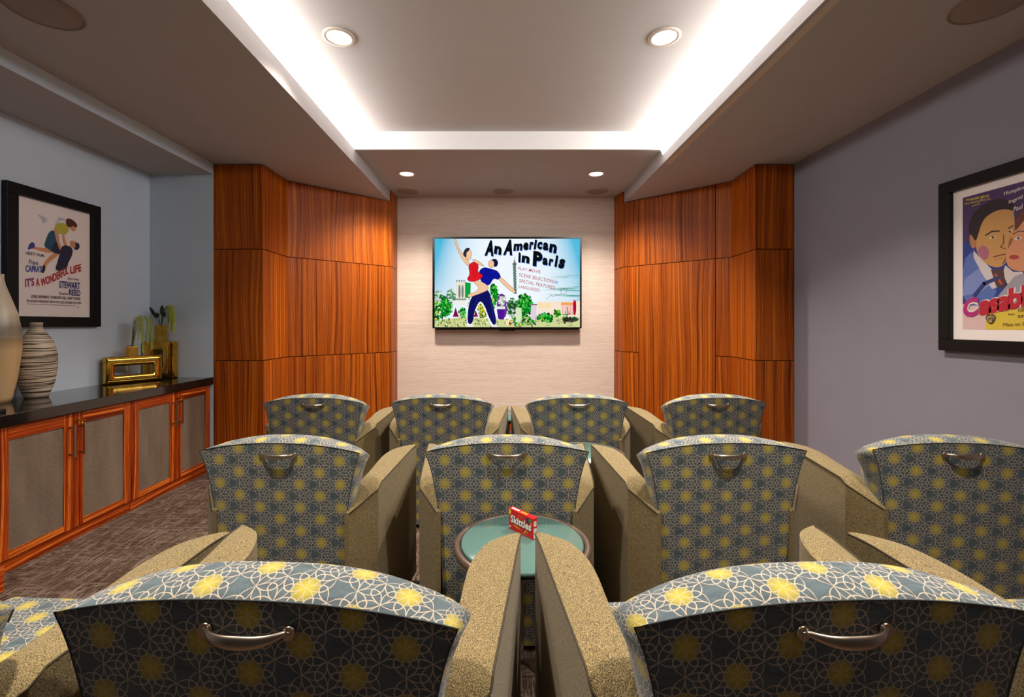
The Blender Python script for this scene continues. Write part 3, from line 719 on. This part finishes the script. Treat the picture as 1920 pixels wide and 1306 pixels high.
# vases
def vase_mat_stripe():
    t = NT('striped_ceramic'); x, y, z = t.obj()
    wv = t.noise(t.vec(x*9, y*9, z*30), 1, 2)*.012
    a = t.noise(t.vec(x*3, y*3, (z+wv)*170), 1, 2, .6)
    t.color(t.ramp(a, [(.44, S(60, 46, 36)), (.5, S(206, 186, 160)), (.7, S(226, 208, 184))])); t.set(Roughness=.5); t.bump(a, .003, .6); return t.mat
def vase_mat_band():
    t = NT('banded_glaze'); x, y, z = t.obj(); n = t.noise(t.vec(x*20, y*20, z*20), 1, 3)*.02
    zz = z+n; d = zz.step(.37, .40)*(1.0-zz.step(.40, .52)); e = zz.step(.37, .375)
    c = t.mix(e, S(206, 170, 122), S(224, 208, 180)); c = t.mix((1.0-(z-.40).abs().step(.02, .11))*.75, c, S(96, 80, 60)); t.color(c)
    t.set(Roughness=.28); return t.mat
m = MB(); prof = [(0, 0), (.052, 0), (.060, .02), (.082, .09), (.0945, .19), (.0935, .26), (.075, .34), (.045, .39), (.031, .41), (.028, .43), (.029, .45), (.024, .45), (.022, .40), (.02, .38)]
m.lathe(prof, 40); o = m.build('vase', vase_mat_stripe(), loc=(-2.815, 2.735, CZ)); tag(o, 'short pale vase with fine dark horizontal grooves', 'vase')
m = MB(); prof = [(0, 0), (.050, 0), (.060, .03), (.080, .14), (.097, .30), (.096, .40), (.080, .50), (.050, .60), (.032, .66), (.026, .70), (.027, .72), (.022, .72), (.02, .66)]
m.lathe(prof, 40); o = m.build('vase', vase_mat_band(), loc=(-2.826, 2.535, CZ)); tag(o, 'tall smooth beige vase with brown band, at left picture edge', 'vase')

def slab_vase(name, label, loc, rz, L, H, T, hole, neck, neckh):
    """box bottle with a window; x along, y depth, z up"""
    t = thing(name, label, 'vase', loc, rz); m = MB()
    hx0, hx1, hz0, hz1 = hole
    def ringpts(x0, x1, z0, z1, r, n=4):
        P = []
        for (cx, cz, a0) in ((x0+r, z0+r, math.pi), (x1-r, z0+r, 1.5*math.pi), (x1-r, z1-r, 0), (x0+r, z1-r, .5*math.pi)):
            for k in range(n+1): a = a0+k*math.pi/2/n; P.append((cx+r*math.cos(a), cz+r*math.sin(a)))
        return P
    O = ringpts(0, L, 0, H, .010); I_ = ringpts(hx0, hx1, hz0, hz1, .012); n = len(O)
    O2 = ringpts(.006, L-.006, .006, H-.006, .008); I2 = ringpts(hx0-.006, hx1+.006, hz0-.006, hz1+.006, .014)
    loops = [(I_, .008), (I2, 0), (O2, 0), (O, .008), (O, T-.008), (O2, T), (I2, T), (I_, T-.008)]
    ids = [[m.vert((x, y, z)) for x, z in lp] for lp, y in loops]
    for a in range(len(ids)):
        A_, B_ = ids[a], ids[(a+1) % len(ids)]
        for k in range(n): m.face([A_[k], A_[(k+1)%n], B_[(k+1)%n], B_[k]], None, 0, True)
    m.build('body', M['gold'], t)
    m = MB(); x0, x1 = neck; m.box(x0, x1, .004, T-.004, H-.004, neckh-.004); m.build('neck', M['gold'], t, .006, seg=3)
    m = MB(); m.box(x0+.01, x1-.01, .014, T-.014, neckh-.003, neckh-.002); m.build('opening', M['gap'], t)
    return t
dirA = math.atan2(3.58-3.26, -2.69+2.86)
slab_vase('slab_vase', 'shiny gold rectangular vase with long window, in front', (-2.862, 3.262, CZ), dirA, .362, .20, .062, (.055, .305, .062, .130), (.135, .205), .278)
slab_vase('slab_vase', 'shiny gold upright vase with small window, behind in the corner', (-2.928, 3.672, CZ), 0, .252, .300, .07, (.092, .168, .09, .232), (.098, .160), .438)

def tassel(pts, parent, seed, r=.0115):
    q = random.Random(seed); m = MB(); P = [Vector(p) for p in pts]
    # resample
    segs = []
    for a, c in zip(P[:-1], P[1:]):
        n = max(1, int((c-a).length/.004))
        segs += [a.lerp(c, k/n) for k in range(n)]
    N = len(segs)
    for i, p in enumerate(segs):
        rr = r*(1-.75*(i/N)**2)
        for _ in range(6):
            a = q.random()*6.28; d = Vector((math.cos(a), math.sin(a), q.uniform(-.5, .5)))*rr*q.uniform(.4, 1); s_ = q.uniform(.0024, .0040)
            c = p+d; ix = [m.vert(c+Vector(e)*s_) for e in ((1,0,0),(0,1,0),(-1,0,0),(0,-1,0),(0,0,1),(0,0,-1))]
            for f in ((0,1,4),(1,2,4),(2,3,4),(3,0,4),(1,0,5),(2,1,5),(3,2,5),(0,3,5)): m.face([ix[k] for k in f], None, 0, True)
    m.tube(P, .0012, 5); m.build('tassel', M['tassel'], parent)
def plant(label, loc, arcs, leaves, seed):
    t = thing('hanging_amaranth', label, 'plant', loc)
    st = MB()
    for (dx, dy, top, dx2, drop) in arcs:
        pts = [(0, 0, -.05), (dx*.3, dy*.3, top*.6), (dx*.6, dy*.6, top*.95), (dx, dy, top)]
        st.tube(pts, .0022, 6)
        pp = [(dx, dy, top), (dx+dx2*.5, dy, top+.006), (dx+dx2, dy-.004, top-.03), (dx+dx2*1.15, dy-.006, top-drop*.6), (dx+dx2*1.05+.004, dy-.006, top-drop*.9), (dx+dx2*1.3, dy-.012, top-drop)]
        seed += 1; tassel(pp, t, seed)
    for (x, y, z, lx, lz, w_) in leaves:
        st.tube([(0, 0, -.05), (x*.5, y*.5, z*.5), (x, y, z)], .002, 6)
        m = MB(); a = Vector((x, y, z)); d = Vector((lx, -.01, lz)); n = Vector((-lz, .0, lx)).normalized(); K = 8; top = []; mid = []; bot = []
        for k in range(K+1):
            f = k/K; c = a+d*f; ww = w_*math.sin(math.pi*min(1, f*.92+.04))**.8; top.append(m.vert(c+n*ww)); bot.append(m.vert(c-n*ww)); mid.append(m.vert(c+Vector((0, .008, 0))))
        for k in range(K):
            m.face([mid[k], mid[k+1], top[k+1], top[k]], None, 0, True); m.face([bot[k], bot[k+1], mid[k+1], mid[k]], None, 0, True)
        lf = m.build('leaf', M['leaf'], t); sl = lf.modifiers.new('s', 'SOLIDIFY'); sl.thickness = .0012
    st.build('stem', M['stem'], t)
ca, sa = math.cos(dirA), math.sin(dirA)
nA = (-2.862+ca*.17-sa*.031, 3.262+sa*.17+ca*.031, CZ+.278)
plant('green tassel plant drooping from the low front gold vase', nA, [(.015, .05, .20, .03, .26), (.03, .08, .215, .03, .20), (.01, .03, .21, .02, .17), (.04, .1, .20, .035, .24), (.02, .06, .22, .0, .12)], [], 10)
nB = (-2.928+.129, 3.672+.035, CZ+.438)
plant('leafy green tassel plant drooping from the tall rear gold vase', nB, [(.05, -.01, .135, .02, .20), (.06, .0, .12, .03, .17), (.07, -.01, .14, .035, .19), (.08, .0, .145, .03, .22), (.075, -.02, .15, .015, .14)],
      [(-.03, -.01, .05, -.045, .09, .014), (.015, -.01, .07, .01, .085, .017), (-.02, -.0, .06, -.02, .03, .02), (.01, .0, .06, .03, .035, .02)], 40)
m = MB(); m.box(-.02, .02, -.08, .08, 0, .018); o = m.build('remote_control', M['caster'], bevel=.004, loc=(-2.515, 2.20, CZ)); tag(o, 'small black object on the counter at the left picture edge', 'remote control')

# ------------------------------------------------------------------ lounge chair
def back_w(z):
    T = [(.0, .232), (.3, .237), (.45, .243), (.57, .252), (.657, .267), (.70, .277), (.735, .288), (.757, .298)]
    for (a, wa), (c, wc) in zip(T[:-1], T[1:]):
        if z <= c: return wa+(wc-wa)*max(0, (z-a)/(c-a))
    return .298
def back_y(z): return .045*(1-z/.74)
def make_chair():
    t = thing('lounge_chair', '', 'armchair')
    zb = .025; NS, NT_ = 24, 26; m = MB()
    def rp(i, k):
        s = -1+2*i/NS; tt = k/NT_; zt = .756+.033*(1-abs(s)**2.2); z = zb+tt*(zt-zb); zr = zb+tt*(.757-zb)
        x = s*back_w(zr); return Vector((x, back_y(z)-.006*(1-s*s), z))
    g = [[m.vert(rp(i, k)) for k in range(NT_+1)] for i in range(NS+1)]
    for i in range(NS):
        for k in range(NT_):
            q = [g[i][k], g[i+1][k], g[i+1][k+1], g[i][k+1]]
            m.face(q, [(m.v[a][0], m.v[a][2]) for a in q], 0, True)
    # border loop: bottom-left up, crown, down the right side
    bl = [rp(0, k) for k in range(NT_+1)]+[rp(i, NT_) for i in range(1, NS+1)]+[rp(NS, k) for k in range(NT_-1, -1, -1)]
    N = len(bl); nrm = []
    for i in range(N):
        a = bl[max(0, i-1)]; c = bl[min(N-1, i+1)]; d = (c-a); nrm.append(Vector((-d.z, 0, d.x)).normalized())
    prof = [(0, 0, 0), (.003, .002, .005), (.02, .008, .023), (.05, .013, .054), (.08, .011, .085), (.105, .0, .113), (.122, -.018, .138), (.13, -.05, .17)]
    rings = []
    for (dy, off, arc) in prof:
        row = []
        for p, n in zip(bl, nrm):
            up = max(0, n.z); o_ = off*(.55+.65*up) if off > 0 else off
            drop = Vector((0, 0, -.045*(abs(p.x)/.298)**3*(dy/.12)**.8)) if p.z > .74 else Vector((0, 0, -.045*(dy/.12)**.8*max(0, (p.z-.60)/.15))) if p.z > .60 else Vector()
            row.append((m.vert(p+Vector((0, dy, 0))+n*o_+drop), (p.x+n.x*arc, p.z+n.z*arc)))
        rings.append(row)
    for a, c in zip(rings[:-1], rings[1:]):
        for i in range(N-1):
            q = [a[i], a[i+1], c[i+1], c[i]]; m.face([e[0] for e in q], [e[1] for e in q], 0, True)
    last = rings[-1]          # front of the back
    L_ = [r for r in last[:NT_+1]]; R_ = [r for r in last[-(NT_+1):][::-1]]
    for k in range(NT_):
        q = [L_[k+1], R_[k+1], R_[k], L_[k]]; m.face([e[0] for e in q], [(m.v[e[0]][0], m.v[e[0]][2]) for e in q], 0, True)
    tp = [last[i][0] for i in range(NT_, NT_+NS+1)]; m.face(tp, [(m.v[a][0], m.v[a][2]) for a in tp], 0)
    m.build('backrest', M['fabric'], t)
    s = MB(); s.tube([p+Vector((0, -.0004, 0))+n*.0006 for p, n in zip(bl, nrm)], .0013, 6); s.build('seam', M['seam'], t)
    # seat
    s = MB(); s.box(-.252, .252, .12, .565, .33, .455); so = s.build('seat', M['fabric'], t, .03, seg=4)
    s = MB(); s.box(-.252, .252, .11, .545, .05, .33); s.build('seat_base', M['tweed'], t, .008)
    # arms
    for sg in (1, -1):
        a = MB(); rows = []
        ys = [.004, .03, .06, .095, .12, .16, .22, .28, .34]+[.34+.195*math.sin(k*math.pi/2/9) for k in range(1, 10)]
        for y in ys:
            xo = .256+(y-.004)/.091*.079 if y < .095 else .335+(y-.095)/.44*.037
            if y <= .34: xi = .2405+.017*min(1, y/.2)
            else: xi = xo-(xo-.2575)*max(.02, math.sqrt(max(0, 1-((y-.34)/.195)**2)))
            z = .530+(.610-.530)*(y/.12) if y < .12 else .610+(.646-.610)*(y-.12)/.38
            if y > .45: z -= (y-.45)**2*1.2
            rows.append((y, xi, xo, z))
        T = []; Bm = []
        for (y, xi, xo, z) in rows:
            nx = 4
            T.append([a.vert((sg*(xi+(xo-xi)*k/nx), y, z+.006*math.sin(math.pi*k/nx))) for k in range(nx+1)])
            Bm.append([a.vert((sg*(xi+(xo-xi)*k/nx), y, .04)) for k in range(nx+1)])
        def fc(q): a.face(q if sg > 0 else q[::-1], None, 0, True)
        for i in range(len(rows)-1):
            for k in range(nx):
                fc([T[i][k], T[i][k+1], T[i+1][k+1], T[i+1][k]]); fc([Bm[i][k+1], Bm[i][k], Bm[i+1][k], Bm[i+1][k+1]])
            fc([Bm[i][nx], Bm[i+1][nx], T[i+1][nx], T[i][nx]]); fc([Bm[i+1][0], Bm[i][0], T[i][0], T[i+1][0]])
        for k in range(nx):
            fc([Bm[0][k], Bm[0][k+1], T[0][k+1], T[0][k]]); fc([Bm[-1][k+1], Bm[-1][k], T[-1][k], T[-1][k+1]])
        arm = a.build('armrest', M['tweed'], t, .007)
        s = MB(); s.tube([(sg*(xo+.0008), y, z+.0008) for (y, xi, xo, z) in rows], .0022, 6); s.build('seam', M['seamtan'], arm)
    # pull handle
    h = MB(); P = []; r1 = []; r2 = []
    for k in range(25):
        u = -1+2*k/24; x = .060*u; y = -.006-.021*(1-abs(u)**3.2); z = .749-.004*(1-abs(u)**1.7)
        P.append((x, y+back_y(.74)-.005, z)); e = 1-u*u; r1.append(.0030+.0010*e); r2.append(.0036+.0056*e)
    h.tube(P, r1, 12, ry=r2, up=(0, .25, 1))
    for sg in (1, -1):
        h.tube([(sg*.061, -.004, .747), (sg*.061, -.013, .747)], .0095, 16); h.tube([(sg*.061, -.013, .747), (sg*.061, -.0145, .747)], .0035, 8)
    h.build('handle', M['nickel'], t)
    # casters
    for (x, y) in ((-.30, .10), (.30, .10), (-.335, .46), (.335, .46)):
        cm = MB(); s_ = 1 if x > 0 else -1
        for dx in (-.014, .012):
            cm.tube([(x+dx-.009, y, .028), (x+dx+.009, y, .028)], .028, 20)
        cm.tube([(x, y, .03), (x, y, .06)], .010, 10); cm.build('caster', M['caster'], t)
    return t
chair0 = make_chair()
G = 'patterned lounge chairs facing the screen'
rows = [ # x, y, yaw degrees (+ = counter-clockwise), scale, label
    (-.374, .672, -3.5, 1.035, 'patterned lounge chair nearest the camera, left of the central gap'),
    (.496, .672, 3, 1.035, 'patterned lounge chair nearest the camera, right of the central gap'),
    (-1.142, .675, -3, 1.035, 'patterned lounge chair cut off at the bottom left corner'),
    (1.325, .672, 3, 1.035, 'patterned lounge chair in nearest row, only its left arm in view at right'),
    (-.817, 1.65, -3, 1, 'leftmost chair of the middle row, nearest the cabinets'),
    (.0097, 1.65, 0, 1, 'middle row chair directly behind the round table with the candy box'),
    (.81, 1.65, 2.5, 1, 'middle row chair with a thin cord looped under its handle'),
    (1.66, 1.65, -6, 1, 'rightmost chair of the middle row, cut by the right picture edge'),
    (-1.117, 2.66, -1.5, 1, 'back row chair before the left wood panelling'),
    (-.37, 2.66, -3, 1, 'back row chair left of centre, below the left part of the television'),
    (.435, 2.66, 1.5, 1, 'back row chair right of centre, below the right part of the television'),
    (1.25, 2.66, 4, 1, 'back row chair before the right wood panelling')]
chairs = []
for k, (x, y, a, s_, lab) in enumerate(rows):
    o = chair0 if k == 0 else copy_tree(chair0)
    o.location = (x, y, 0); o.rotation_euler = (0, 0, math.radians(a)); o.scale = (s_,)*3
    o['label'] = lab; o['category'] = 'armchair'; o['group'] = G; chairs.append(o)
m = MB(); m.tube([(-.050+.1*k/14, -.013-.002*math.sin(k), .742-.058*(1-((k-7)/7)**2)**.8) for k in range(15)], .0014, 6)
tag(m.build('cord', M['caster'], chairs[6]), 'thin dark cord looped through the handle')

# ------------------------------------------------------------------ side tables
def make_table():
    t = thing('side_table', '', 'table'); R = .191; zt = .54
    m = MB(); m.lathe([(0, zt-.012), (R-.002, zt-.012), (R, zt-.010), (R, zt-.002), (R-.003, zt), (0, zt)], 64); m.build('glass_top', M['glass'], t)
    m = MB(); Ro = .204; a0, a1 = math.radians(-47), math.radians(227)
    arc = [(Ro*math.cos(a0+(a1-a0)*k/48), Ro*math.sin(a0+(a1-a0)*k/48), zt-.014) for k in range(49)]
    m.tube(arc, [.011]*49, 10, ry=[.013]*49); m.build('rim', M['bronze'], t)
    for a in (-47, 227, 90):
        ar = math.radians(a); c, s_ = math.cos(ar), math.sin(ar); l = MB()
        l.tube([(Ro*c, Ro*s_, zt-.004), (Ro*c, Ro*s_, .25), (Ro*c, Ro*s_, .0)], .0135, 10); l.build('leg', M['bronze'], t)
    m = MB(); m.lathe([(.06, zt-.03), (.17, zt-.03), (.17, zt-.0125), (.06, zt-.0125)], 40)
    for a in (-47, 227, 90):
        ar = math.radians(a); m.tube([(.16*math.cos(ar), .16*math.sin(ar), zt-.022), (.2*math.cos(ar), .2*math.sin(ar), zt-.022)], .006, 8)
    m.build('support_ring', M['caster'], t)
    m = MB()
    for a in (-47, 227, 90):
        ar = math.radians(a); m.tube([(0, 0, .16), (.2*math.cos(ar), .2*math.sin(ar), .16)], .007, 8)
    m.build('stretcher', M['bronze'], t); return t
tb = make_table()
for k, (x, y, lab) in enumerate([(.057, 1.43, 'round frosted glass side table holding the red candy box'), (.425, 2.42, 'round glass side table between middle and back rows, right of centre'),
                                 (.035, 3.41, 'round glass side table in front of the back row, near the screen wall')]):
    o = tb if k == 0 else copy_tree(tb); o.location = (x, y, 0); o['label'] = lab; o['category'] = 'table'; o['group'] = 'round glass side tables'

# candy box
M['candyred'] = plain('candy_red', S(206, 14, 16), .35); t_ = thing('candy_box', 'small red box of fruit candies standing on the round glass table', 'candy box', (.016, 1.516, .54), math.atan2(1.4305-1.516, .0907-.016))
m = MB(); m.box(0, .114, 0, .019, 0, .067); m.build('carton', M['candyred'], t_, .0008)
A = Art((0, 0, 1140, 670), (0, -.0003, 0), (1, 0, 0), (0, 0, 1), .114, .067, .00003)
wht, blk, org, yel, grn, pur = I(240, 236, 226), I(40, 8, 8), I(236, 120, 20), I(240, 196, 40), I(60, 140, 40), I(50, 40, 90)
A.ell(60, 100, 60, 80, yel); A.ell(40, 250, 40, 60, grn); A.smooth([(820, 60), (980, 40), (1090, 130), (1080, 330), (960, 240), (840, 190)], pur); A.ell(1000, 110, 60, 50, grn); A.ell(1050, 210, 50, 50, org)
A.text('ORIGINAL', (430, 92), (700, 92), (430, 140), org, .02)
A.text('Skittles', (110, 190), (1090, 190), (90, 450), blk, .085, 0, 1.04); A.text('Skittles', (110, 176), (1075, 176), (95, 430), wht, .035, 0, 1.06)
A.smooth([(230, 470), (560, 500), (540, 545), (260, 520)], yel); A.text('BITE SIZE CANDIES', (260, 484), (530, 505), (256, 514), blk, .0)
for (x, y, c_) in ((620, 530, org), (700, 545, I(190, 40, 80)), (760, 560, yel), (840, 540, grn), (900, 520, org), (700, 500, pur), (820, 490, yel)): A.ell(x, y, 34, 26, c_)
A.text('NET WT 3.5 OZ', (640, 610), (1060, 612), (640, 640), I(240, 150, 150), .0)
A.rect(40, 560, 110, 610, wht)
A.build('front_print', t_)
A = Art((0, 0, 190, 670), (.1143, 0, 0), (0, 1, 0), (0, 0, 1), .019, .067, .00003)
A.rect(40, 110, 150, 270, wht); A.rect(30, 330, 160, 640, wht); A.rect(60, 140, 130, 150, pur); A.rect(60, 170, 130, 180, pur)
for q in range(12): A.rect(55, 360+q*20, 135, 366+q*20, I(120, 110, 130), True)
A.build('side_print', t_)
A = Art((0, 0, 1140, 190), (0, 0, .0673), (1, 0, 0), (0, 1, 0), .114, .019, .00003)
A.rect(60, 60, 420, 130, wht); A.rect(500, 50, 800, 150, org); A.build('top_print', t_)
